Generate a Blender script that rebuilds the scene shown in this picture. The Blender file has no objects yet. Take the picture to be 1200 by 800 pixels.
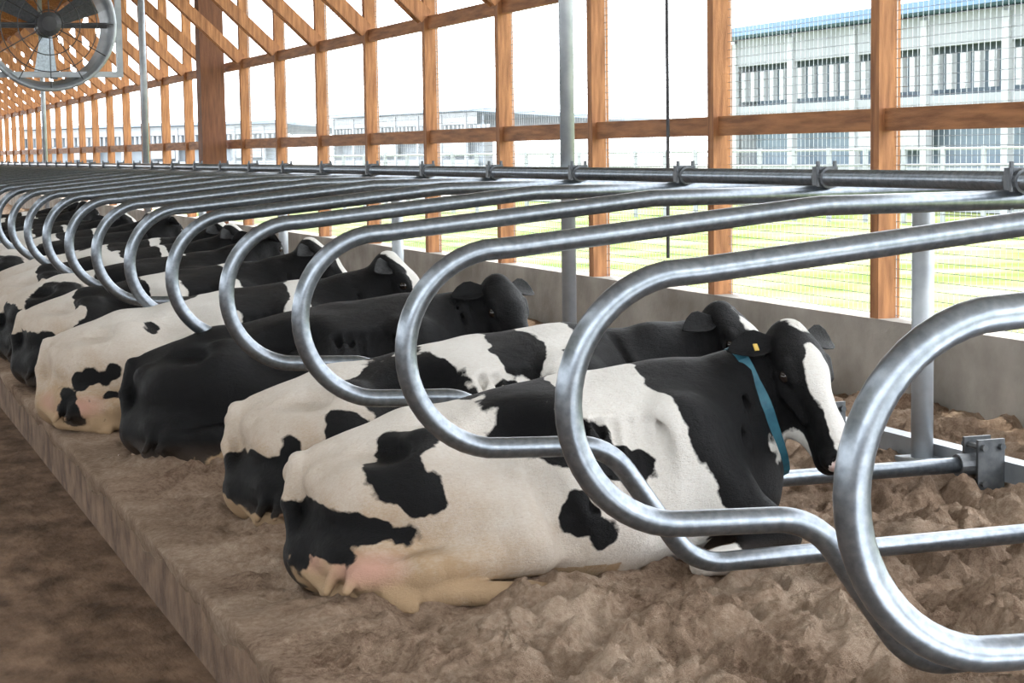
import bpy, bmesh, math, random
import numpy as np
from mathutils import Vector, Matrix, noise
from mathutils.bvhtree import BVHTree
from collections import defaultdict
random.seed(4)
scene=bpy.context.scene
V=Vector

# ------------------------------------------------------------------ materials
def new_mat(name):
    m=bpy.data.materials.new(name); m.use_nodes=True
    nt=m.node_tree; b=nt.nodes['Principled BSDF']
    return m,nt,b
def N(nt,t,**kw):
    n=nt.nodes.new(t)
    for k,v in kw.items(): setattr(n,k,v)
    return n
def ramp(nt,fac,stops):
    r=N(nt,'ShaderNodeValToRGB'); e=r.color_ramp.elements
    e[0].position=stops[0][0]; e[0].color=(*stops[0][1],1)
    e[1].position=stops[-1][0]; e[1].color=(*stops[-1][1],1)
    for p,c in stops[1:-1]:
        x=e.new(p); x.color=(*c,1)
    nt.links.new(fac,r.inputs[0]); return r.outputs[0]
def noise_tex(nt,scale,detail=4,rough=.55,vec=None,stretch=None):
    n=N(nt,'ShaderNodeTexNoise'); n.inputs['Scale'].default_value=scale
    n.inputs['Detail'].default_value=detail; n.inputs['Roughness'].default_value=rough
    if vec is None:
        tc=N(nt,'ShaderNodeTexCoord'); vec=tc.outputs['Object']
    if stretch:
        mp=N(nt,'ShaderNodeMapping'); mp.inputs['Scale'].default_value=stretch
        nt.links.new(vec,mp.inputs['Vector']); vec=mp.outputs['Vector']
    nt.links.new(vec,n.inputs['Vector']); return n
def simple(name,c1,c2,scale=5,rough=.7,metal=0,bump=0,bscale=40,stretch=None,detail=5,lo=.35,hi=.65,spec=.5):
    m,nt,b=new_mat(name)
    n=noise_tex(nt,scale,detail,stretch=stretch)
    col=ramp(nt,n.outputs['Fac'],[(lo,c1),(hi,c2)])
    nt.links.new(col,b.inputs['Base Color'])
    b.inputs['Roughness'].default_value=rough; b.inputs['Metallic'].default_value=metal
    b.inputs['Specular IOR Level'].default_value=spec
    if bump:
        n2=noise_tex(nt,bscale,6,stretch=stretch); bp=N(nt,'ShaderNodeBump')
        bp.inputs['Strength'].default_value=bump; bp.inputs['Distance'].default_value=.02
        nt.links.new(n2.outputs['Fac'],bp.inputs['Height']); nt.links.new(bp.outputs[0],b.inputs['Normal'])
    return m
M_steel=simple('galvanized_steel',(.18,.205,.235),(.26,.29,.325),45,.31,.9,.03,60,detail=3)
M_steel_l=simple('galvanized_light',(.30,.33,.36),(.42,.45,.48),6,.45,.6)
M_dark=simple('dark_metal',(.03,.03,.035),(.06,.06,.065),9,.5,.3)
M_clamp=simple('clamp_metal',(.10,.11,.12),(.17,.18,.19),20,.5,.7)
M_wood=simple('pine_timber',(.22,.085,.030),(.46,.205,.08),3,.65,0,.2,30,stretch=(9,9,.9),detail=8)
M_woodh=simple('pine_timber_h',(.20,.08,.029),(.42,.185,.072),3,.65,0,.2,30,stretch=(9,.9,9),detail=8)
M_wood_d=simple('dark_timber',(.12,.045,.02),(.2,.08,.035),3,.7,0,.2,30,stretch=(9,9,.9))
M_conc=simple('concrete_panel',(.24,.215,.19),(.42,.39,.35),2.2,.9,0,.25,25,detail=9)
M_curb=simple('stained_concrete',(.085,.05,.030),(.21,.135,.088),7,.95,0,.6,30,detail=9)
M_sandm,nt,b=new_mat('sand')
n1=noise_tex(nt,2.2,8,.6); n2=noise_tex(nt,45,6,.75); n3=noise_tex(nt,260,3,.6)
mx=N(nt,'ShaderNodeMix'); mx.data_type='FLOAT'; mx.inputs[0].default_value=.45
nt.links.new(n1.outputs['Fac'],mx.inputs[2]); nt.links.new(n2.outputs['Fac'],mx.inputs[3])
col=ramp(nt,mx.outputs[0],[(.36,(.18,.112,.075)),(.5,(.40,.285,.205)),(.62,(.57,.44,.335))])
nt.links.new(col,b.inputs['Base Color']); b.inputs['Roughness'].default_value=1; b.inputs['Specular IOR Level'].default_value=.1
bp=N(nt,'ShaderNodeBump'); bp.inputs['Strength'].default_value=.9; bp.inputs['Distance'].default_value=.03
nt.links.new(n2.outputs['Fac'],bp.inputs['Height'])
bp2=N(nt,'ShaderNodeBump'); bp2.inputs['Strength'].default_value=1; bp2.inputs['Distance'].default_value=.010
nt.links.new(n3.outputs['Fac'],bp2.inputs['Height']); nt.links.new(bp.outputs[0],bp2.inputs['Normal'])
nt.links.new(bp2.outputs[0],b.inputs['Normal'])
M_floor=simple('alley_manure_concrete',(.06,.036,.021),(.19,.123,.08),4.5,.9,0,.6,14,stretch=(1.6,.8,1),detail=10,spec=.15)
M_grass=simple('grass',(.105,.155,.045),(.25,.26,.14),.5,1,0,0,detail=12,lo=.4,hi=.62,spec=0)
M_gravel=simple('gravel',(.26,.25,.23),(.33,.32,.3),.5,1,spec=0)
M_roof=simple('roof_liner',(.55,.55,.54),(.7,.7,.69),1,.6)
M_white=simple('white_pipe',(.24,.26,.28),(.28,.3,.32),3,.5)
M_bwall=simple('barn_siding',(.24,.26,.28),(.28,.30,.32),1,.9,stretch=(1,1,.1),spec=.1)
M_bblue=simple('barn_roof_blue',(.07,.145,.25),(.09,.17,.29),1,.6)
M_bdark=simple('barn_opening_shade',(.125,.165,.205),(.165,.205,.245),1,.9,spec=.1)  # dark colour that paints in the shade behind the barn openings
M_bcurt=simple('barn_curtain',(.30,.32,.34),(.35,.37,.39),1,.8)
M_pwall=simple('pale_siding',(.27,.29,.31),(.31,.33,.35),1,.7)
M_proof=simple('pale_roof',(.20,.26,.33),(.24,.30,.37),1,.6)
M_pdark=simple('pale_opening_shade',(.22,.25,.28),(.25,.28,.31),1,.9)  # painted-in shade for the distant sheds' openings
M_eye=simple('cow_eye',(.006,.004,.003),(.015,.01,.008),9,.08)
M_tag=simple('yellow_tag',(.5,.33,.05),(.55,.38,.08),9,.4)
M_collar=simple('teal_collar',(.010,.075,.115),(.018,.11,.155),30,.6)

def cow_mat():
    m,nt,b=new_mat('holstein_hide')
    L=nt.links
    def attr(n):
        a=N(nt,'ShaderNodeAttribute'); a.attribute_name=n; return a.outputs['Fac']
    def math_(op,a,bv):
        x=N(nt,'ShaderNodeMath'); x.operation=op
        for i,s in enumerate((a,bv)):
            if isinstance(s,(int,float)): x.inputs[i].default_value=s
            else: L.new(s,x.inputs[i])
        return x.outputs[0]
    nz=noise_tex(nt,8,2,.5); nzf=noise_tex(nt,70,3,.6)
    w=math_('MULTIPLY',math_('SUBTRACT',nz.outputs['Fac'],.5),.11)
    w2=math_('MULTIPLY',math_('SUBTRACT',nzf.outputs['Fac'],.5),.010)
    v=math_('ADD',math_('ADD',attr('pat'),w),w2)
    mr=N(nt,'ShaderNodeMapRange'); mr.inputs[1].default_value=-.003; mr.inputs[2].default_value=.003
    L.new(v,mr.inputs[0])
    dn=noise_tex(nt,7,6,.65); dn2=noise_tex(nt,60,5,.7,stretch=(1,3,3))
    dd=math_('ADD',math_('MULTIPLY',attr('dirt'),math_('ADD',dn.outputs['Fac'],.35)),math_('MULTIPLY',math_('SUBTRACT',dn2.outputs['Fac'],.42),.55))
    m1=N(nt,'ShaderNodeMix'); m1.data_type='RGBA'; m1.clamp_factor=True
    m1.inputs[6].default_value=(.76,.745,.71,1); m1.inputs[7].default_value=(.40,.275,.165,1)
    L.new(dd,m1.inputs[0])
    m2=N(nt,'ShaderNodeMix'); m2.data_type='RGBA'
    L.new(attr('pink'),m2.inputs[0]); L.new(m1.outputs[2],m2.inputs[6]); m2.inputs[7].default_value=(.58,.30,.27,1)
    m4=N(nt,'ShaderNodeMix'); m4.data_type='RGBA'; m4.clamp_factor=True
    L.new(attr('dust'),m4.inputs[0]); m4.inputs[6].default_value=(.0035,.0035,.0042,1); m4.inputs[7].default_value=(.10,.07,.05,1)
    m3=N(nt,'ShaderNodeMix'); m3.data_type='RGBA'
    L.new(mr.outputs[0],m3.inputs[0]); L.new(m2.outputs[2],m3.inputs[6]); L.new(m4.outputs[2],m3.inputs[7])
    L.new(m3.outputs[2],b.inputs['Base Color'])
    b.inputs['Roughness'].default_value=.5; b.inputs['Specular IOR Level'].default_value=.18
    fb=noise_tex(nt,120,5,.7,stretch=(1,2.5,2.5)); fb2=noise_tex(nt,14,4,.6)
    bp=N(nt,'ShaderNodeBump'); bp.inputs['Strength'].default_value=.8; bp.inputs['Distance'].default_value=.008
    L.new(fb.outputs['Fac'],bp.inputs['Height'])
    bq=N(nt,'ShaderNodeBump'); bq.inputs['Strength'].default_value=.4; bq.inputs['Distance'].default_value=.03
    L.new(fb2.outputs['Fac'],bq.inputs['Height']); L.new(bp.outputs[0],bq.inputs['Normal'])
    L.new(bq.outputs[0],b.inputs['Normal'])
    return m
M_cow=cow_mat()

# ------------------------------------------------------------------ mesh builder
class MB:
    def __init__(s): s.v=[]; s.f=[]
    def box(s,x0,x1,y0,y1,z0,z1):
        i=len(s.v)
        s.v+=[(x0,y0,z0),(x1,y0,z0),(x1,y1,z0),(x0,y1,z0),(x0,y0,z1),(x1,y0,z1),(x1,y1,z1),(x0,y1,z1)]
        s.f+=[(i,i+3,i+2,i+1),(i+4,i+5,i+6,i+7),(i,i+1,i+5,i+4),(i+1,i+2,i+6,i+5),(i+2,i+3,i+7,i+6),(i+3,i,i+4,i+7)]
    def beam(s,a,b,w,h,up=(0,0,1)):
        a=V(a);b=V(b);d=(b-a).normalized();up=V(up)
        sd=d.cross(up).normalized(); u=sd.cross(d).normalized()
        i=len(s.v)
        for p in (a,b):
            for (p1,q1) in ((-1,-1),(1,-1),(1,1),(-1,1)):
                s.v.append(tuple(p+sd*p1*w/2+u*q1*h/2))
        s.f+=[(i,i+1,i+2,i+3),(i+7,i+6,i+5,i+4)]
        for k in range(4):
            s.f.append((i+k,i+4+k,i+4+(k+1)%4,i+(k+1)%4))
    def tube(s,pts,r,n=12,cap=True):
        pts=[V(p) for p in pts]; i0=len(s.v)
        rr=r if isinstance(r,(list,tuple)) else [r]*len(pts)
        prev=None
        for k,p in enumerate(pts):
            if k==0: d=pts[1]-p
            elif k==len(pts)-1: d=p-pts[k-1]
            else: d=(pts[k+1]-p).normalized()+(p-pts[k-1]).normalized()
            d.normalize()
            if prev is None:
                ref=V((0,0,1)) if abs(d.z)<.9 else V((1,0,0))
                a=d.cross(ref).normalized()
            else:
                a=(prev-d*prev.dot(d)).normalized()
            prev=a; b_=d.cross(a)
            for j in range(n):
                t=2*math.pi*j/n
                s.v.append(tuple(p+(a*math.cos(t)+b_*math.sin(t))*rr[k]))
        for k in range(len(pts)-1):
            for j in range(n):
                a0=i0+k*n+j; a1=i0+k*n+(j+1)%n
                s.f.append((a0,a1,a1+n,a0+n))
        if cap:
            s.f.append(tuple(i0+j for j in range(n))[::-1])
            e=i0+(len(pts)-1)*n
            s.f.append(tuple(e+j for j in range(n)))
    def cyl(s,a,b,r,n=16): s.tube([a,b],r,n)
    def mesh(s,name,mat,smooth=False):
        me=bpy.data.meshes.new(name); me.from_pydata(s.v,[],s.f); me.update()
        bm=bmesh.new(); bm.from_mesh(me); bmesh.ops.recalc_face_normals(bm,faces=bm.faces); bm.to_mesh(me); bm.free()
        me.materials.append(mat)
        if smooth:
            for p in me.polygons: p.use_smooth=len(p.vertices)<=4
        return me
    def build(s,name,mat,parent=None,smooth=False,loc=(0,0,0)):
        o=bpy.data.objects.new(name,s.mesh(name,mat,smooth)); scene.collection.objects.link(o)
        o.location=loc
        if parent: o.parent=parent
        return o
def empty(name,loc=(0,0,0)):
    o=bpy.data.objects.new(name,None); o.location=loc; scene.collection.objects.link(o); return o

# ------------------------------------------------------------------ ground / shell
DC=1.108; DW=5.33; CURBZ=.26
m=MB(); m.box(-9,DC+.1,-6,66,-.15,0); floor=m.build('floor',M_floor)
m=MB(); m.box(DC,DC+.18,-4,62,-.12,CURBZ-.045); m.build('stall_curb',M_curb)
m=MB(); m.box(DW-.02,DW+.18,-6,64,-.3,.686); m.build('wall_right',M_conc)
m=MB(); m.box(DW+.18,260,-80,300,-.4,-.12); m.build('ground_grass',M_grass)
m=MB(); m.box(-200,-9.2,-80,300,-.4,-.12); m.build('ground_yard',M_gravel)
m=MB(); m.box(40,260,47,300,-.119,-.10); m.box(5.6,40,62,300,-.119,-.10); m.box(-9,5.6,66,300,-.3,-.10); m.build('gravel_yard',M_gravel)

prints=[]
rnd=random.Random(11)
for _ in range(520):
    x=rnd.uniform(1.25,5.2); y=rnd.uniform(2.2,13)
    prints.append((x,y,rnd.uniform(.04,.085),rnd.uniform(.03,.065)))
pg=defaultdict(list)
for p in prints:
    for ix in (-1,0,1):
        for iy in (-1,0,1):
            pg[(int(p[0]/.3)+ix,int(p[1]/.3)+iy)].append(p)
def sandz(x,y):
    p=V((x,y,0))
    h=.268+.050*(noise.noise(p*1.1))+.055*noise.noise(p*2.7+V((5,2,1)))
    amp=.024
    if y<5.4: amp+=.028*min(1,(5.4-y)/.8)
    if x>2.9: amp+=.022*min(1,(x-2.9)/.4)
    w=V((noise.noise(p*3.5),noise.noise(p*3.5+V((9,9,0))),0))*.12
    q=p+w
    h+=amp*(1.1*(abs(noise.noise(q*4.5))*2-.5)+.7*noise.noise(q*10+V((3,3,3)))+.7*(.3-abs(noise.noise(q*19)))*1.6+.3*noise.noise(q*38))
    for (px,py,r,d) in pg.get((int(x/.3),int(y/.3)),()):
        rr=math.hypot(x-px,(y-py)*.8)/r
        if rr<2:
            h+=-d*math.exp(-rr*rr*1.6)+d*.35*math.exp(-((rr-1.25)**2)*7)
    if x<DC+.25:
        k=max(0,(x-DC)/.25); h=h*k+(CURBZ-.004+.014*noise.noise(p*6))*(1-k)
    return h
def sand_mesh(x0,x1,y0,y1,dx,dy):
    nx=int((x1-x0)/dx)+1; ny=int((y1-y0)/dy)+1
    vs=[];fs=[]
    for j in range(ny):
        y=y0+(y1-y0)*j/(ny-1)
        nv=noise.noise(V((3,y*2.2,0))); nv2=noise.noise(V((7,y*9,0)))
        vs.append((x0+.012,y,.17+.05*nv+.03*nv2)); vs.append((x0-.006,y,.205+.04*nv+.02*nv2))
        vs.append((x0-.008-.010*abs(nv+nv2),y,CURBZ-.016+.008*nv2))
        for i in range(nx):
            x=x0+(x1-x0)*i/(nx-1)
            vs.append((x,y,sandz(x,y)))
    nn=nx+3
    for j in range(ny-1):
        for i in range(nn-1):
            a=j*nn+i; fs.append((a,a+1,a+nn+1,a+nn))
    return vs,fs
v1,f1=sand_mesh(DC-.008,DW-.02,2.0,8.6,.016,.017)
v2,f2=sand_mesh(DC-.008,DW-.02,8.6,59,.05,.09)
off=len(v1); me=bpy.data.meshes.new('sand_bedding'); me.from_pydata(v1+v2,[],f1+[tuple(i+off for i in f) for f in f2])
me.materials.append(M_sandm)
for p in me.polygons: p.use_smooth=True
o=bpy.data.objects.new('sand_bedding',me); scene.collection.objects.link(o)

# ------------------------------------------------------------------ stall dividers
def rounded(pts,rads,seg=8):
    out=[V(pts[0])]
    for i in range(1,len(pts)-1):
        a,b,c=V(pts[i-1]),V(pts[i]),V(pts[i+1]); r=rads[i]
        d1=(a-b).normalized(); d2=(c-b).normalized()
        ang=d1.angle(d2); t=r/math.tan(ang/2)
        p1=b+d1*t; p2=b+d2*t
        bis=(d1+d2).normalized(); ce=b+bis*(r/math.sin(ang/2))
        u=p1-ce; w=p2-ce; tot=u.angle(w)
        for k in range(seg+1):
            f=k/seg
            out.append(ce+(u*math.sin((1-f)*tot)+w*math.sin(f*tot))/math.sin(tot))
    out.append(V(pts[-1])); return out
def loop_path():
    P=rounded([(4.25,0,1.435),(2.85,0,1.43),(1.86,0,1.336)],[0,.35,0],6)
    c=V((1.828,0,1.05)); r=.285
    for k in range(1,24):
        a=math.radians(92+176*k/24)
        P.append(c+V((math.cos(a)*r,0,math.sin(a)*r)))
    Q=rounded([(1.84,0,.765),(2.15,0,.752),(2.42,0,.375),(4.25,0,.37)],[0,.2,.2,0],8)
    return P+Q
m=MB(); m.tube(loop_path(),.0305,20)
loop_me=m.mesh('stall_divider_loop',M_steel,True)
m=MB()
m.tube([(3.55,-.035,1.49),(3.55,.035,1.49)],.040,14)
m.box(3.505,3.595,-.016,.016,1.41,1.532)
m.cyl((3.515,-.01,1.40),(3.515,-.01,1.552),.008,8); m.cyl((3.585,-.01,1.40),(3.585,-.01,1.552),.008,8)
clamp_me=m.mesh('rail_clamp',M_clamp,False)
m=MB()
m.box(4.19,4.31,-.055,-.04,.27,.47); m.box(4.19,4.31,.04,.055,.27,.47)
m.cyl((4.13,0,.37),(4.27,0,.37),.043,14)
m.cyl((4.21,-.075,.44),(4.21,.075,.44),.013,8); m.cyl((4.29,-.075,.44),(4.29,.075,.44),.013,8)
m.cyl((4.21,-.075,.30),(4.21,.075,.30),.013,8)
br_me=m.mesh('lower_bracket',M_clamp,False)
for k in range(32):
    y=2.66+1.22*k
    e=empty('stall_divider',(0,y,0))
    for nm,dm in (('loop',loop_me),('rail_clamp',clamp_me),('lower_bracket',br_me)):
        o=bpy.data.objects.new(nm,dm); scene.collection.objects.link(o); o.parent=e
m=MB(); m.cyl((3.55,1.5,1.49),(3.55,42,1.49),.031,16); m.build('neck_rail',M_steel,smooth=True)
m=MB(); m.cyl((4.25,1.5,1.435),(4.25,42,1.435),.031,16); m.build('front_support_rail',M_steel,smooth=True)
m=MB(); m.box(4.31,4.39,1.5,42,.30,.38); m.build('lower_mount_rail',M_steel_l)
for i,y in enumerate((3.0,6.76,14.2,18,22)):
    m=MB(); m.cyl((0,0,.15),(0,0,1.44),.045,18); m.box(-.08,.08,-.08,.08,.2,.33)
    m.build('support_post',M_steel_l,smooth=True,loc=(4.25,y,0))
for i,y in enumerate((10.75,26.0,37.6)):
    m=MB(); m.cyl((0,0,.15),(0,0,5.1),.044,18); m.box(-.07,.07,-.07,.07,1.35,1.5)
    m.build('roof_support_pipe',M_steel_l,smooth=True,loc=(4.29,y,0))

# ------------------------------------------------------------------ timber wall
m=MB(); m.box(-.065,.065,-.043,.043,.686,4.75); post_me=m.mesh('timber_post',M_wood)
m=MB(); m.beam((-.05,.06,2.82),(-1.35,.06,4.05),.04,.14); m.beam((-.05,-.06,2.82),(-1.35,-.06,4.05),.04,.14); brace_me=m.mesh('knee_brace',M_wood)
PY=[8.95+1.976*k for k in range(-4,27)]
for y in PY:
    e=empty('timber_post',(DW+.06,y,0))
    for nm,dm in (('post',post_me),('knee_brace',brace_me)):
        o=bpy.data.objects.new(nm,dm); scene.collection.objects.link(o); o.parent=e
m=MB(); m.box(DW+.03,DW+.07,1,63,1.68,1.80); m.build('timber_mid_rail',M_woodh)
m=MB(); m.box(DW+.03,DW+.07,1,63,2.71,2.83); m.build('timber_upper_rail',M_woodh)
m=MB(); m.box(DW-.03,DW+.15,-4,64,4.55,4.85); m.build('timber_header',M_woodh)
m=MB(); m.box(-.16,.16,-.15,.15,.2,5.2); m.build('timber_column',M_wood_d,loc=(DW-.2,25.7,0))
m=MB(); m.box(-.2,.2,-.2,.2,.0,5.2); m.build('timber_column',M_wood_d,loc=(DW-.3,60,0))
SL=.30
def rz(x): return 4.85+(DW+.05-x)*SL
m=MB()
for y in PY+[8.95+1.976*k for k in (-6,-5)]:
    m.beam((DW+.7,y,rz(DW+.7)+.02),(-3,y,rz(-3)+.02),.06,.26)
m.build('roof_rafters',M_woodh)
m=MB()
for k in range(11):
    x=DW+.5-k*.8
    m.box(x-.02,x+.02,-4,64,rz(x)+.15,rz(x)+.24)
m.build('roof_purlins',M_woodh)
m=MB(); m.beam((DW+.8,30,rz(DW+.8)+.27),(-3.2,30,rz(-3.2)+.27),72,.04); m.beam((-3.9,30,rz(-3.2)+.3),(-9.6,30,5.2),72,.04); m.build('ceiling',M_roof)  # second slope is out of view, added to cut fill from the left
m=MB(); m.box(-9.2,-9,-6,64,-.3,2.3); m.box(-9.2,-9,-6,64,3.9,5.4); m.build('light_block_left',M_conc)  # unseen wall with a slot, added to limit light from the left
m=MB(); m.box(-9.2,DW+.18,-6.2,-6,-.3,3.0); m.build('light_block_near',M_conc)  # unseen wall behind the camera, added to block light from there
m=MB()
m.box(-9,5.2,64.2,64.35,4.2,8.2)
for x in (-8,-5,-2,1,3.4): m.box(x,x+.25,64.2,64.35,0,4.2)
m.build('wall_far',M_wood_d)

m=MB()
def wire(a,b): m.tube([a,b],.0019,3,False)
X=DW+.10
for (z0,z1) in ((.70,1.68),(1.81,3.6)):
    z=z0
    while z<z1:
        wire((X,5,z),(X,26,z)); z+=.05
y=5
while y<26:
    wire((X,y,.69),(X,y,3.6)); y+=.05
m.build('wire_mesh_panel',M_steel_l)
m=MB(); m.tube([(5.2,11.3,5),(5.2,11.3,3),(5.21,11.31,1.7),(5.2,11.3,.9)],.012,8); m.build('hanging_cable',M_dark)

# ------------------------------------------------------------------ fan
fe=empty('ventilation_fan',(2.52,21.5,3.03))
def ring(mb,R,r,y,n=40):
    pts=[(R*math.cos(2*math.pi*k/n),y,R*math.sin(2*math.pi*k/n)) for k in range(n+1)]
    mb.tube(pts,r,6,False)
m=MB()
n=48
for k in range(n):
    a=2*math.pi*k/n; b2=2*math.pi*(k+1)/n
    i=len(m.v)
    for (R,y) in ((.68,-.20),(.60,.20),(.63,.20),(.71,-.20)):
        m.v.append((R*math.cos(a),y,R*math.sin(a))); m.v.append((R*math.cos(b2),y,R*math.sin(b2)))
    m.f+=[(i,i+1,i+3,i+2),(i+2,i+3,i+5,i+4),(i+4,i+5,i+7,i+6),(i+6,i+7,i+1,i)]
ring(m,.70,.025,-.20)
m.build('shroud',M_steel_l,fe,True)
m=MB()
for R in (.15,.33,.51): ring(m,R,.006,-.22)
for k in range(6):
    a=math.pi*k/6
    m.cyl((.68*math.cos(a),-.22,.68*math.sin(a)),(-.68*math.cos(a),-.22,-.68*math.sin(a)),.006,5)
m.build('guard',M_dark,fe)
m=MB(); m.tube([(0,-.26,0),(0,-.24,0),(0,.12,0)],[.08,.13,.13],16); m.box(-.66,.66,-.02,.02,-.03,.03); m.build('motor',M_dark,fe)
m=MB()
for k in range(3):
    a=2*math.pi*k/3+.5
    c,s=math.cos(a),math.sin(a)
    q=[]
    for (R,t) in ((.1,-.07),(.55,-.15),(.58,.12),(.1,.06)):
        q.append((R*c-t*s,.02+t*.4,R*s+t*c))
    i=len(m.v); m.v+=q; m.f.append((i,i+1,i+2,i+3))
m.build('blades',M_steel,fe)
m=MB()
m.box(-.84,-.78,-.05,.05,-.5,.82); m.box(.74,.80,-.05,.05,-.5,.82); m.box(-.84,.80,-.05,.05,.76,.82); m.box(-.84,.80,-.05,.05,-.56,-.5)
m.tube(rounded([(-.6,0,.78),(-.6,0,1.2),(1.75,4.5,1.2)],[0,.2,0]),.03,8); m.tube([(.77,0,.3),(1.1,.6,.9),(1.75,4.5,.9)],.025,8)
m.build('mount_frame',M_steel_l,fe)

# ------------------------------------------------------------------ exterior
FA=V((14.9,57.5,0)); FB=V((23.7,33.8,0))
m=MB(); n=24
for k in range(n+1):
    p=FA.lerp(FB,k/n); m.cyl((p.x,p.y,-.12),(p.x,p.y,1.55),.06,8)
for z in (.25,.55,.85,1.15,1.5): m.cyl((FA.x,FA.y,z),(FB.x,FB.y,z),.035,6)
m.build('pipe_fence',M_white)
def barn(A,B,W,hf,hb,name,mats,detail=True):
    mw,md,mc,mr_=mats
    e=empty(name)
    A=V((A[0],A[1],0));B=V((B[0],B[1],0)); d=(B-A).normalized(); nrm=V((-d.y,d.x,0))
    if nrm.dot(V((A.x,A.y,0)))<0: nrm=-nrm
    Lg=(B-A).length
    def qb(mb,s0,s1,w0,w1,z0,z1,zb0=None,zb1=None):
        zb0=z0 if zb0 is None else zb0; zb1=z1 if zb1 is None else zb1
        i=len(mb.v)
        for (s,w,z) in ((s0,w0,z0),(s1,w0,z0),(s1,w1,zb0),(s0,w1,zb0),(s0,w0,z1),(s1,w0,z1),(s1,w1,zb1),(s0,w1,zb1)):
            p=A+d*s+nrm*w; mb.v.append((p.x,p.y,z))
        mb.f+=[(i,i+3,i+2,i+1),(i+4,i+5,i+6,i+7),(i,i+1,i+5,i+4),(i+1,i+2,i+6,i+5),(i+2,i+3,i+7,i+6),(i+3,i,i+4,i+7)]
    mb=MB(); qb(mb,0,Lg,0,.2,-.1,1.0); qb(mb,0,Lg,0,.2,hf-.9,hf-.1)
    qb(mb,0,Lg,0,.2,hf*.5,hf*.5+.35)
    qb(mb,0,.3,0,W,-.1,hf-.1,-.1,hb-.1)
    mb.build('siding',mw,e)
    mb=MB(); qb(mb,.3,Lg,.6,.7,-.1,hf-.2); mb.build('interior_shade',md,e)  # solid sheet carrying the painted shade behind the openings
    if detail:
        mb=MB(); s=0
        while s<Lg:
            qb(mb,s,s+.3,-.08,.1,-.1,hf-.2); s+=3.6
        s=0; q=0
        while s<Lg:
            for j in range(5): qb(mb,s+.4+j*.62,s+.65+j*.62,.05,.2,hf*.6,hf*.78)
            if q%3==2: qb(mb,s+.3,s+3.4,.0,.2,hf*.30,hf*.5)
            s+=3.6; q+=1
        mb.build('columns_and_curtain',mc,e)
    mb=MB(); qb(mb,-.8,Lg+.5,-.5,W+.5,hf-.02,hf+.24,hb-.02,hb+.24); mb.build('roof',mr_,e)
    return e
def at(px,zc):
    u=(px+220)/2394; D=u*zc; return D,(zc-.3423*D)/.9397
barn(at(862,60),at(1400,40),19,4.95,3.5,'neighboring_barn',(M_bwall,M_bdark,M_bcurt,M_bblue))
barn(at(395,150),at(560,130),14,4.3,3.4,'distant_shed',(M_pwall,M_pdark,M_pwall,M_proof))
barn(at(30,190),at(330,170),14,4.3,3.4,'distant_shed',(M_pwall,M_pdark,M_pwall,M_proof))

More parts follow.
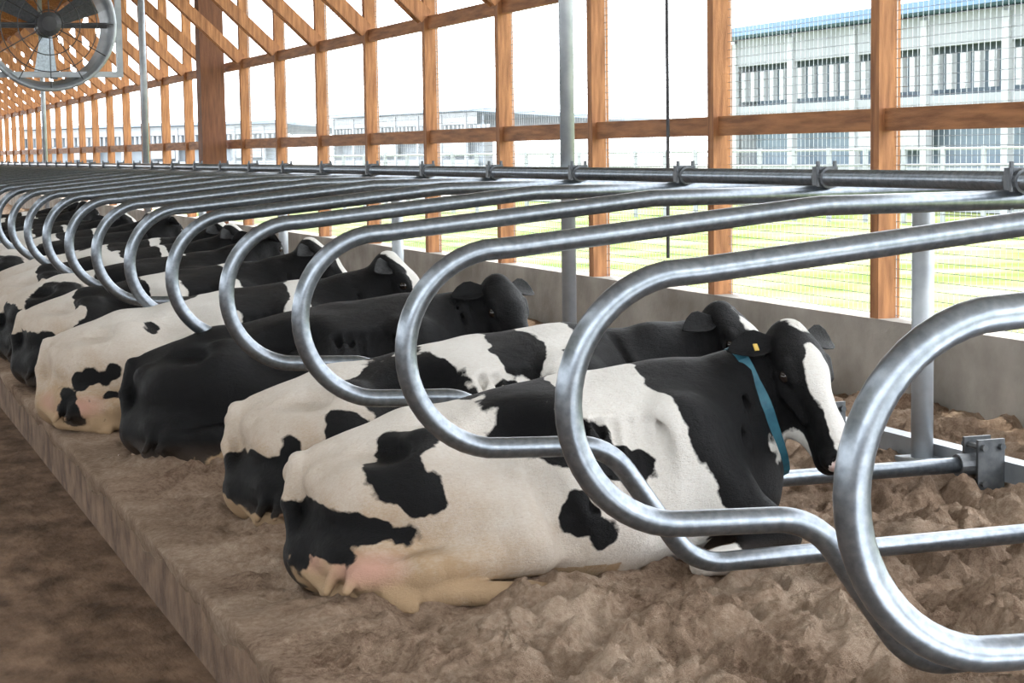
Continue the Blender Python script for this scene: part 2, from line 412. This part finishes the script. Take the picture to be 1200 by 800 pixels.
# ------------------------------------------------------------------ cows
def sdf_surface(prims,h,bb):
    ax=[np.arange(bb[i][0],bb[i][1]+h,h,dtype=np.float32) for i in range(3)]
    F=np.full([len(a) for a in ax],.3,np.float32)
    for pr in prims:
        typ,k=pr[0],pr[1]; sub=pr[-1]
        if typ=='e':
            c,r,R=pr[2],pr[3],pr[4]; ext=max(r); lo=np.array(c)-ext; hi=np.array(c)+ext
        else:
            a,b,ra,rb=pr[2:6]; a=np.array(a);b=np.array(b); lo=np.minimum(a-ra,b-rb); hi=np.maximum(a+ra,b+rb)
        mg=k+2*h
        sl=[]
        for i in range(3):
            i0=max(0,int((lo[i]-mg-bb[i][0])/h)); i1=min(len(ax[i]),int((hi[i]+mg-bb[i][0])/h)+2)
            sl.append(slice(i0,max(i0,i1)))
        Xg,Yg,Zg=np.meshgrid(ax[0][sl[0]],ax[1][sl[1]],ax[2][sl[2]],indexing='ij')
        if Xg.size==0: continue
        if typ=='e':
            P=np.stack([Xg-c[0],Yg-c[1],Zg-c[2]],-1)
            if R is not None: P=P@np.array(R,dtype=np.float32)
            r_=np.array(r,dtype=np.float32)
            k0=np.linalg.norm(P/r_,axis=-1); k1=np.linalg.norm(P/(r_*r_),axis=-1)+1e-6
            D=k0*(k0-1)/k1
        else:
            ba=b-a; L2=float(ba@ba)+1e-9
            t=np.clip(((Xg-a[0])*ba[0]+(Yg-a[1])*ba[1]+(Zg-a[2])*ba[2])/L2,0,1)
            D=np.sqrt((Xg-a[0]-ba[0]*t)**2+(Yg-a[1]-ba[1]*t)**2+(Zg-a[2]-ba[2]*t)**2)-(ra+(rb-ra)*t)
        S=F[sl[0],sl[1],sl[2]]
        if sub:
            hh=np.maximum(k-np.abs(-D-S),0)/k; F[sl[0],sl[1],sl[2]]=np.maximum(S,-D)+hh*hh*k*.25
        else:
            hh=np.maximum(k-np.abs(D-S),0)/k; F[sl[0],sl[1],sl[2]]=np.minimum(S,D)-hh*hh*k*.25
    ins=F<0
    nx,ny,nz=F.shape
    cs=[(0,0,0),(1,0,0),(0,1,0),(1,1,0),(0,0,1),(1,0,1),(0,1,1),(1,1,1)]
    def sh(A,c): return A[c[0]:nx-1+c[0],c[1]:ny-1+c[1],c[2]:nz-1+c[2]]
    cnt=sum(sh(ins,c).astype(np.int8) for c in cs)
    act=(cnt>0)&(cnt<8)
    idx=np.full(act.shape,-1,np.int64); ids=np.argwhere(act); idx[act]=np.arange(len(ids))
    vals=[sh(F,c)[act] for c in cs]
    acc=np.zeros((len(ids),3)); num=np.zeros(len(ids))
    for i in range(8):
        for j in range(i+1,8):
            ci,cj=np.array(cs[i]),np.array(cs[j])
            if np.abs(ci-cj).sum()!=1: continue
            a,b=vals[i],vals[j]; cr=(a<0)!=(b<0)
            t=np.where(cr,a/np.where(np.abs(a-b)<1e-9,1,a-b),0)
            p=ci[None,:]+(cj-ci)[None,:]*t[:,None]
            acc+=np.where(cr[:,None],p,0); num+=cr
    vs=(ids+acc/num[:,None])*h+np.array([bb[i][0] for i in range(3)])
    faces=[]
    for axn in range(3):
        o=[0,1,2]; o.remove(axn)
        A=np.take(ins,range(0,F.shape[axn]-1),axis=axn); B=np.take(ins,range(1,F.shape[axn]),axis=axn)
        e=np.argwhere(A!=B)
        e=e[(e[:,o[0]]>0)&(e[:,o[1]]>0)&(e[:,o[0]]<F.shape[o[0]]-1)&(e[:,o[1]]<F.shape[o[1]]-1)]
        q=[]
        for (du,dv) in ((0,0),(-1,0),(-1,-1),(0,-1)):
            f=e.copy(); f[:,o[0]]+=du; f[:,o[1]]+=dv; q.append(idx[f[:,0],f[:,1],f[:,2]])
        faces.append(np.stack(q,1))
    return vs,np.concatenate(faces)

def head_frame(O,mz,roll=0):
    O=np.array(O,float); a=np.array(mz,float)-O; a/=np.linalg.norm(a)
    up=np.array([0,0,1.]); n=up-a*(up@a)
    n/=np.linalg.norm(n); s=np.cross(n,a)
    if roll:
        c,si=math.cos(roll),math.sin(roll); n,s=n*c+s*si,s*c-n*si
    return O,a,n,s
def make_cow(black,white,pink,h=.012,poll=(1.72,-.03,.70),muz=(1.93,-.17,.33),hroll=0,
             blaze=True,collar=False,tag=False,facewhite=0,chest=0.0,hs=.95,bw=.048):
    O,a,n,s=head_frame(poll,muz,hroll)
    def hp(p,q,r): return tuple(O+(a*p+n*q+s*r)*hs)
    R=np.stack([a,n,s],1)
    E=lambda c,r,k=.08,R_=None,sub=False:('e',k,c,tuple(x*(hs if R_ is not None else 1) for x in r),R_,sub)
    C=lambda p,q,ra,rb,k=.06,sub=False:('c',k,p,q,ra,rb,sub)
    P=[
     E((.88,.02,.25),(.50,.37,.33)),
     E((.86,-.14,.17),(.36,.27,.20),.1),
     E((1.24,.03,.29),(.36,.285,.32),.12),
     E((.40,.06,.25),(.36,.29,.22),.12),
     C((.10,.12,.33),(.42,.12,.415),.05,.07,.1),
     C((.42,.12,.415),(.95,.10,.50),.07,.06,.1),
     C((.95,.10,.50),(1.32,.07,.535),.06,.08,.1),
     C((.12,.12,.385),(1.25,.09,.575),.018,.02,.05),
     E((.42,-.11,.41),(.085,.05,.068),.04),
     E((.42,.33,.36),(.085,.06,.06),.06),
     E((.09,-.03,.325),(.06,.06,.055),.04),
     E((.09,.24,.31),(.06,.06,.055),.05),
     # thigh
     E((.36,-.13,.25),(.32,.20,.21),.06),
     C((.38,-.18,.25),(.62,-.32,.19),.165,.115,.05),
     C((.30,-.26,.15),(.60,-.38,.16),.06,.07,.05),
     # shank with hock, lying along the sand
     C((.66,-.36,.13),(.30,-.39,.10),.085,.055,.03),
     C((.30,-.39,.09),(.13,-.35,.085),.054,.046,.04),
     E((.13,-.35,.09),(.045,.04,.05),.03),
     C((.20,-.38,.04),(.60,-.47,.018),.042,.036,.015),
     C((.60,-.47,.018),(.72,-.485,.006),.036,.036,.02),
     C((.72,-.485,.006),(.80,-.49,-.004),.038,.032,.01),
     C((.18,-.34,.175),(.56,-.48,.20),.018,.014,.045,True),
     C((.30,-.47,.085),(.62,-.54,.075),.008,.006,.02,True),
     C((.30,.38,.10),(.75,.38,.12),.08,.12,.08),
     # udder and teats
     E((.19,-.22,.12),(.17,.14,.11),.03),
     E((.10,-.05,.10),(.14,.16,.12),.06),
     C((.06,-.29,.10),(.015,-.34,.05),.022,.014,.02),C((.12,-.33,.12),(.06,-.40,.06),.022,.014,.02),
     C((.02,-.16,.24),(.10,-.33,.18),.014,.012,.035,True),
     # tail (lies against the buttock)
     C((.05,.12,.37),(.005,.05,.25),.03,.026,.03), C((.005,.05,.25),(-.01,-.10,.10),.026,.022,.02),
     C((-.01,-.10,.10),(.05,-.26,.03),.022,.024,.02), C((.05,-.26,.03),(.25,-.44,.0),.030,.02,.02),
     # flank hollow + fold in front of the thigh
     E((.66,-.20,.47),(.14,.12,.065),.09,None,True),
     C((.68,-.30,.40),(.80,-.48,.06),.035,.06,.035,True),
     C((.70,-.22,.40),(.76,-.36,.20),.03,.02,.05),
     E((.24,-.13,.42),(.10,.10,.035),.06,None,True),
     # shoulder
     E((1.24,-.19,.30),(.18,.12,.25),.06),
     C((1.18,-.18,.48),(1.36,-.26,.24),.045,.09,.06),
     C((1.08,-.29,.42),(1.10,-.40,.10),.03,.03,.07,True),
     C((1.36,-.26,.20),(1.54,-.30,.09),.10,.062,.05),
     C((1.54,-.30,.075),(1.30,-.36,.035),.055,.036,.03),
     C((1.30,-.36,.035),(1.22,-.37,.03),.042,.04,.03),
     C((1.38,.24,.18),(1.66,.22,.08),.10,.06,.06), C((1.66,.22,.075),(1.5,.30,.05),.055,.04,.03),
     E((1.46,.0,.22),(.20,.17,.20),.08),
    ]
    for q in range(6):
        x=.88+.055*q
        P.append(C((x,-.22,.47),(x-.03,-.38,.24),.012,.010,.042,True))
    O_=np.array(O)
    base1=np.array((1.40+chest*.3,.02,.36))
    top=O_+a*.05-n*.06
    mid=(base1+top)/2+np.array([.0,0,.02])
    P+=[C(tuple(base1),tuple(mid),.20,.13,.12), C(tuple(mid),tuple(top),.13,.075,.05),
        C((1.28,.05,.50),tuple(mid+np.array([-.05,0,.05])),.09,.075,.08), C(tuple(mid+np.array([-.05,0,.05])),tuple(O_+a*.03-n*.03),.075,.05,.05),
        C((1.52+chest*.5,-.01,.20),tuple(O_+a*.10-n*.13),.14,.06,.08)]
    for q in range(3):
        c0=np.array((1.40+.07*q,-.05,.56+.03*q)); c1_=np.array((1.47+.06*q,-.22,.36+.02*q))
        P.append(C(tuple(c0),tuple(c1_),.008,.008,.03,True))
    P+=[C(hp(.02,.0,0),hp(.15,.005,0),.074,.084,.03),
        E(hp(-.005,.035,0),(.045,.05,.05),.04,R),
        E(hp(.09,.035,0),(.11,.055,.105),.03,R),
        C(hp(.16,.022,0),hp(.36,.012,0),.066,.048,.04), C(hp(.36,.010,0),hp(.45,-.002,0),.050,.052,.03),
        C(hp(.12,-.12,.045),hp(.27,-.10,.035),.040,.036,.05),C(hp(.12,-.12,-.045),hp(.27,-.10,-.035),.040,.036,.05),
        C(hp(.24,-.10,0),hp(.45,-.055,0),.046,.036,.05),
        E(hp(.15,-.07,.060),(.10,.085,.028),.03,R), E(hp(.15,-.07,-.060),(.10,.085,.028),.03,R),
        E(hp(.465,.0,0),(.042,.050,.076),.025,R), E(hp(.45,-.065,0),(.045,.026,.048),.018,R),
        C(hp(.12,.050,.090),hp(.185,.040,.082),.020,.016,.015),C(hp(.12,.050,-.090),hp(.185,.040,-.082),.020,.016,.015),
        C(hp(.13,.002,.100),hp(.19,-.006,.088),.013,.012,.012),C(hp(.13,.002,-.100),hp(.19,-.006,-.088),.013,.012,.012),
        C(hp(.18,-.02,.085),hp(.30,-.025,.062),.014,.010,.03),C(hp(.18,-.02,-.085),hp(.30,-.025,-.062),.014,.010,.03),
        E(hp(.155,.022,.115),(.026,.014,.016),.008,R,True),E(hp(.155,.022,-.115),(.026,.014,.016),.008,R,True),
        E(hp(.32,-.055,.088),(.08,.018,.016),.03,R,True),E(hp(.32,-.055,-.088),(.08,.018,.016),.03,R,True),
        E(hp(.495,.020,.048),(.018,.012,.018),.008,R,True),E(hp(.495,.020,-.048),(.018,.012,.018),.008,R,True),
        C(hp(.515,-.040,0),hp(.42,-.042,.077),.005,.004,.010,True),C(hp(.515,-.040,0),hp(.42,-.042,-.077),.005,.004,.010,True)]
    bb=[(-.12,2.62),(-.64,.52),(-.06,1.0)]
    vs,fs=sdf_surface(P,h,bb)
    me=bpy.data.meshes.new('cow_body'); me.from_pydata(vs.tolist(),[],fs.tolist())
    bm=bmesh.new(); bm.from_mesh(me)
    bmesh.ops.recalc_face_normals(bm,faces=bm.faces)
    bm.to_mesh(me); bm.free()
    me.materials.append(M_cow)
    me.polygons.foreach_set('use_smooth',[True]*len(me.polygons))
    def blobd(c,r,R_=None):
        q=vs-np.array(c)
        if R_ is not None: q=q@R_
        r=np.array(r); return (1-np.linalg.norm(q/r,axis=1))*r.min()
    pat=np.full(len(vs),-.2)
    for it in black: pat=np.maximum(pat,np.clip(blobd(*it),-.2,.2))
    for it in white: pat=np.minimum(pat,-np.clip(blobd(*it),-.2,.2))
    if not facewhite:
        pat=np.maximum(pat,blobd(hp(.15,0,0),(.42,.26,.24),R))
    if blaze:
        wdt=bw if not facewhite else .09
        pat=np.minimum(pat,-blobd(hp(.25,.085,0),(.29,.075,wdt),R)*1.0)
        pat=np.minimum(pat,-blobd(hp(.36,-.13,0),(.13,.065,.12),R))
    pk=np.zeros(len(vs))
    for it in pink: pk=np.maximum(pk,np.clip(blobd(*it)*14,0,1)*.85)
    mu=np.clip(blobd(hp(.52,.0,0),(.055,.055,.09),R)*30,0,.6); pk=np.maximum(pk,mu)
    pat=np.where(mu>.3,np.minimum(pat,-.06),pat)
    pat=np.where(pk>.55,np.minimum(pat,-.03),pat)
    dirt=np.clip(1.25-vs[:,0]/1.0,0,1)*np.clip(1.05-vs[:,2]/.60,0,1)*1.35+np.clip(.35-vs[:,2]*4.5,0,.4)
    dirt=np.where((vs[:,2]<.06)&(vs[:,0]>.40)&(vs[:,0]<.95),1.3,dirt)
    dirt=np.clip(dirt,0,1.2)
    dust=np.clip(.55-vs[:,2]*5.5,0,.7)
    for nm,arr in (('pat',pat),('pink',pk),('dirt',dirt),('dust',dust)):
        at_=me.attributes.new(nm,'FLOAT','POINT'); at_.data.foreach_set('value',arr.astype(np.float32))
    parts=[('body',me)]
    for sg in (1,-1):
        mb=MB()
        root=V(hp(.025,.015,sg*.070)); d=(V(s)*sg*1.0-V(a)*.05-V(n)*.15+V((0,0,.05))).normalized()
        wv=V(a)*.9; wv=(wv-d*wv.dot(d)).normalized(); tv=d.cross(wv)
        if tv.dot(V(n))<0: tv=-tv
        rings=[];nn=16
        prof=[(0,.024,.022),(.15,.034,.014),(.4,.050,.008),(.6,.050,.006),(.8,.036,.005),(.93,.018,.004),(1.0,.004,.003)]
        for (t,w,th_) in prof:
            cc=root+d*(.165*t)-V(n)*.02*t*t
            i=len(mb.v)
            for j in range(nn):
                an=2*math.pi*j/nn
                p=cc+wv*w*math.cos(an)+tv*(th_*math.sin(an)+.55*w*(math.cos(an)**2))
                mb.v.append(tuple(p))
            rings.append(i)
        for q in range(len(rings)-1):
            for j in range(nn):
                mb.f.append((rings[q]+j,rings[q]+(j+1)%nn,rings[q+1]+(j+1)%nn,rings[q+1]+j))
        mb.f.append(tuple(rings[-1]+j for j in range(nn)))
        em=mb.mesh('ear',M_cow,True)
        at_=em.attributes.new('pat','FLOAT','POINT'); at_.data.foreach_set('value',[.15]*len(em.vertices))
        parts.append(('ear',em))
        if tag and sg<0:
            mb=MB(); c=root+d*.085
            mb.beam(tuple(c+tv*.024+wv*.005),tuple(c+tv*.024+wv*.030),.016,.004,up=tuple(tv))
            parts.append(('ear_tag',mb.mesh('ear_tag',M_tag)))
        bm=bmesh.new(); bmesh.ops.create_uvsphere(bm,u_segments=16,v_segments=10,radius=.023)
        bmesh.ops.translate(bm,verts=bm.verts,vec=hp(.155,.023,sg*.088))
        em=bpy.data.meshes.new('eye'); bm.to_mesh(em); bm.free(); em.materials.append(M_eye)
        for p in em.polygons: p.use_smooth=True
        parts.append(('eye',em))
    if collar:
        bvh=BVHTree.FromPolygons([tuple(v) for v in vs.tolist()],[tuple(f) for f in fs.tolist()])
        cen=V(tuple(mid*.66+top*.34))+V((.0,0,-.08))
        ax=V((.93,-.10,.36)).normalized()
        e1=ax.cross(V((0,1,0))).normalized(); e2=ax.cross(e1)
        mb=MB(); nn=48; rg=[]
        for j in range(nn):
            an=2*math.pi*j/nn; dr=e1*math.cos(an)+e2*math.sin(an)
            hit=bvh.ray_cast(cen,dr)[0]
            rg.append(min((hit-cen).length if hit else .15,.26))
        for j in range(nn):
            R0=sum(rg[(j+q)%nn] for q in (-1,0,1))/3+.004
            an=2*math.pi*j/nn; dr=e1*math.cos(an)+e2*math.sin(an)
            for (o1,o2) in ((-.019,-.004),(.019,-.004),(.019,.005),(-.019,.005)):
                mb.v.append(tuple(cen+dr*(R0+o2)+ax*o1))
        for j in range(nn):
            i=4*j; k=4*((j+1)%nn)
            for q in range(4): mb.f.append((i+q,i+(q+1)%4,k+(q+1)%4,k+q))
        parts.append(('collar',mb.mesh('collar',M_collar)))
    return parts
def place(parts,Y,D0,sc=1.0,rot=0,z=.275):
    e=empty('holstein_cow',(D0,Y,z)); e.rotation_euler=(0,0,rot); e.scale=(sc,sc,sc)
    for nm,dm in parts:
        o=bpy.data.objects.new(nm,dm); scene.collection.objects.link(o); o.parent=e
    return e
PINK=[((.14,-.36,.11),(.17,.12,.065)),((.04,-.16,.12),(.08,.14,.06))]
b1=[((.01,-.18,.21),(.16,.34,.080)),((-.01,.0,.14),(.06,.2,.12)),((.19,-.26,.205),(.15,.3,.036)),
    ((.31,-.14,.43),(.10,.14,.085)),((.25,-.28,.39),(.085,.2,.10)),((.31,-.34,.32),(.07,.2,.075)),
    ((.82,.12,.50),(.24,.30,.13)),((.82,-.22,.43),(.15,.2,.095)),((.95,-.3,.37),(.12,.2,.045)),((.68,-.25,.45),(.09,.2,.04)),((1.06,-.3,.36),(.05,.1,.06)),
    ((.80,-.40,.23),(.055,.2,.08)),((.87,-.40,.16),(.05,.2,.05)),((1.66,0,.52),(.50,.7,.62)),((1.52,-.3,.08),(.2,.25,.12))]
w1=[((1.02,-.05,.62),(.14,.5,.17)),((1.22,-.38,.05),(.10,.2,.09)),((.46,-.44,.07),(.20,.12,.075))]
c1=make_cow(b1,w1,PINK,h=.0085,poll=(1.70,-.01,.685),muz=(1.77,-.305,.285),collar=True,tag=True,bw=.054,hs=.98)
place(c1,5.74,1.36)
b2=[((.04,-.2,.16),(.17,.34,.10)),((.34,-.28,.33),(.065,.12,.065)),((.16,-.2,.27),(.05,.1,.045)),((.70,.1,.42),(.26,.4,.15)),((.55,-.2,.45),(.15,.25,.09)),
    ((1.06,.08,.52),(.14,.34,.12)),((.98,-.2,.38),(.07,.15,.09)),((1.75,0,.5),(.46,.6,.6)),((1.3,-.2,.48),(.12,.2,.1))]
c2=make_cow(b2,[],PINK,h=.011,poll=(1.95,.05,.62),muz=(2.13,-.22,.31),chest=.15)
place(c2,6.95,1.42,sc=1.03)
c3=make_cow([((.8,0,.45),(1.8,1.4,.8))],[((.60,-.45,.0),(.35,.15,.08))],[],h=.014,poll=(1.68,.0,.64),muz=(1.76,-.29,.30),blaze=False)
place(c3,8.65,1.30,sc=1.05)
r4=random.Random(3)
b4=[((r4.uniform(.02,.34),-.3,r4.uniform(.05,.26)),(r4.uniform(.025,.05),.12,r4.uniform(.02,.045))) for _ in range(16)]
b4+=[((.5,-.1,.42),(.05,.1,.04)),((1.05,.1,.5),(.20,.4,.22)),((1.6,0,.4),(.35,.6,.5)),((.75,.15,.5),(.12,.2,.1))]
c4=make_cow(b4,[],PINK,h=.015,poll=(1.72,.0,.70),muz=(1.94,-.10,.40),facewhite=1)
place(c4,9.85,1.06,sc=1.05)
b5=[((.05,-.2,.15),(.24,.5,.16)),((.55,0,.42),(.22,.5,.22)),((.4,-.3,.25),(.12,.2,.14)),((1.05,.1,.5),(.18,.4,.2)),((1.6,0,.45),(.38,.6,.6))]
c5=make_cow(b5,[],PINK,h=.017,poll=(1.70,.0,.70),muz=(1.96,-.12,.43))
place(c5,11.7,1.12,sc=1.05)
b6=[((.35,-.2,.35),(.2,.35,.16)),((.0,-.2,.2),(.14,.3,.2)),((.95,0,.45),(.36,.6,.22)),((1.6,0,.45),(.42,.6,.6))]
c6=make_cow(b6,[],PINK,h=.017,poll=(1.68,.05,.72),muz=(1.93,.2,.46))
place(c6,13.1,1.15,sc=1.05)
for i,(y,c,d,r) in enumerate(((14.4,c5,1.2,.03),(15.6,c4,1.3,-.02),(16.9,c6,1.15,0),(18.1,c4,1.2,.04),(19.4,c5,1.1,0),(20.6,c3,1.25,.0),(22,c6,1.15,.03),(23.2,c5,1.2,0),(24.4,c4,1.2,0))):
    place(c,y,d,1.05,r)

# ------------------------------------------------------------------ light
w=bpy.data.worlds.new('World'); scene.world=w; w.use_nodes=True
bg=w.node_tree.nodes['Background']; bg.inputs[0].default_value=(.92,.96,1,1); bg.inputs[1].default_value=6.0
sd=bpy.data.lights.new('sun','SUN'); sd.energy=9; sd.angle=.01; sd.color=(1,.95,.85)
so=bpy.data.objects.new('sun',sd); scene.collection.objects.link(so)
dr=V((-.30,-.95,-1.35)).normalized(); so.rotation_euler=dr.to_track_quat('-Z','Y').to_euler()

# ------------------------------------------------------------------ camera
cd=bpy.data.cameras.new('camera'); cam=bpy.data.objects.new('camera',cd); scene.collection.objects.link(cam)
cd.sensor_width=36; cd.lens=67.5; cd.clip_end=1000; cd.clip_start=.05
th=math.atan(820/2250)
Rm=Matrix.Rotation(-th,4,'Z')@Matrix.Rotation(math.pi/2-math.atan(224.3/2250),4,'X')@Matrix.Rotation(-.015,4,'Z')
cam.matrix_world=Matrix.Translation((0,0,1.61))@Rm
scene.camera=cam
scene.view_settings.view_transform='Standard'
scene.view_settings.exposure=0.10
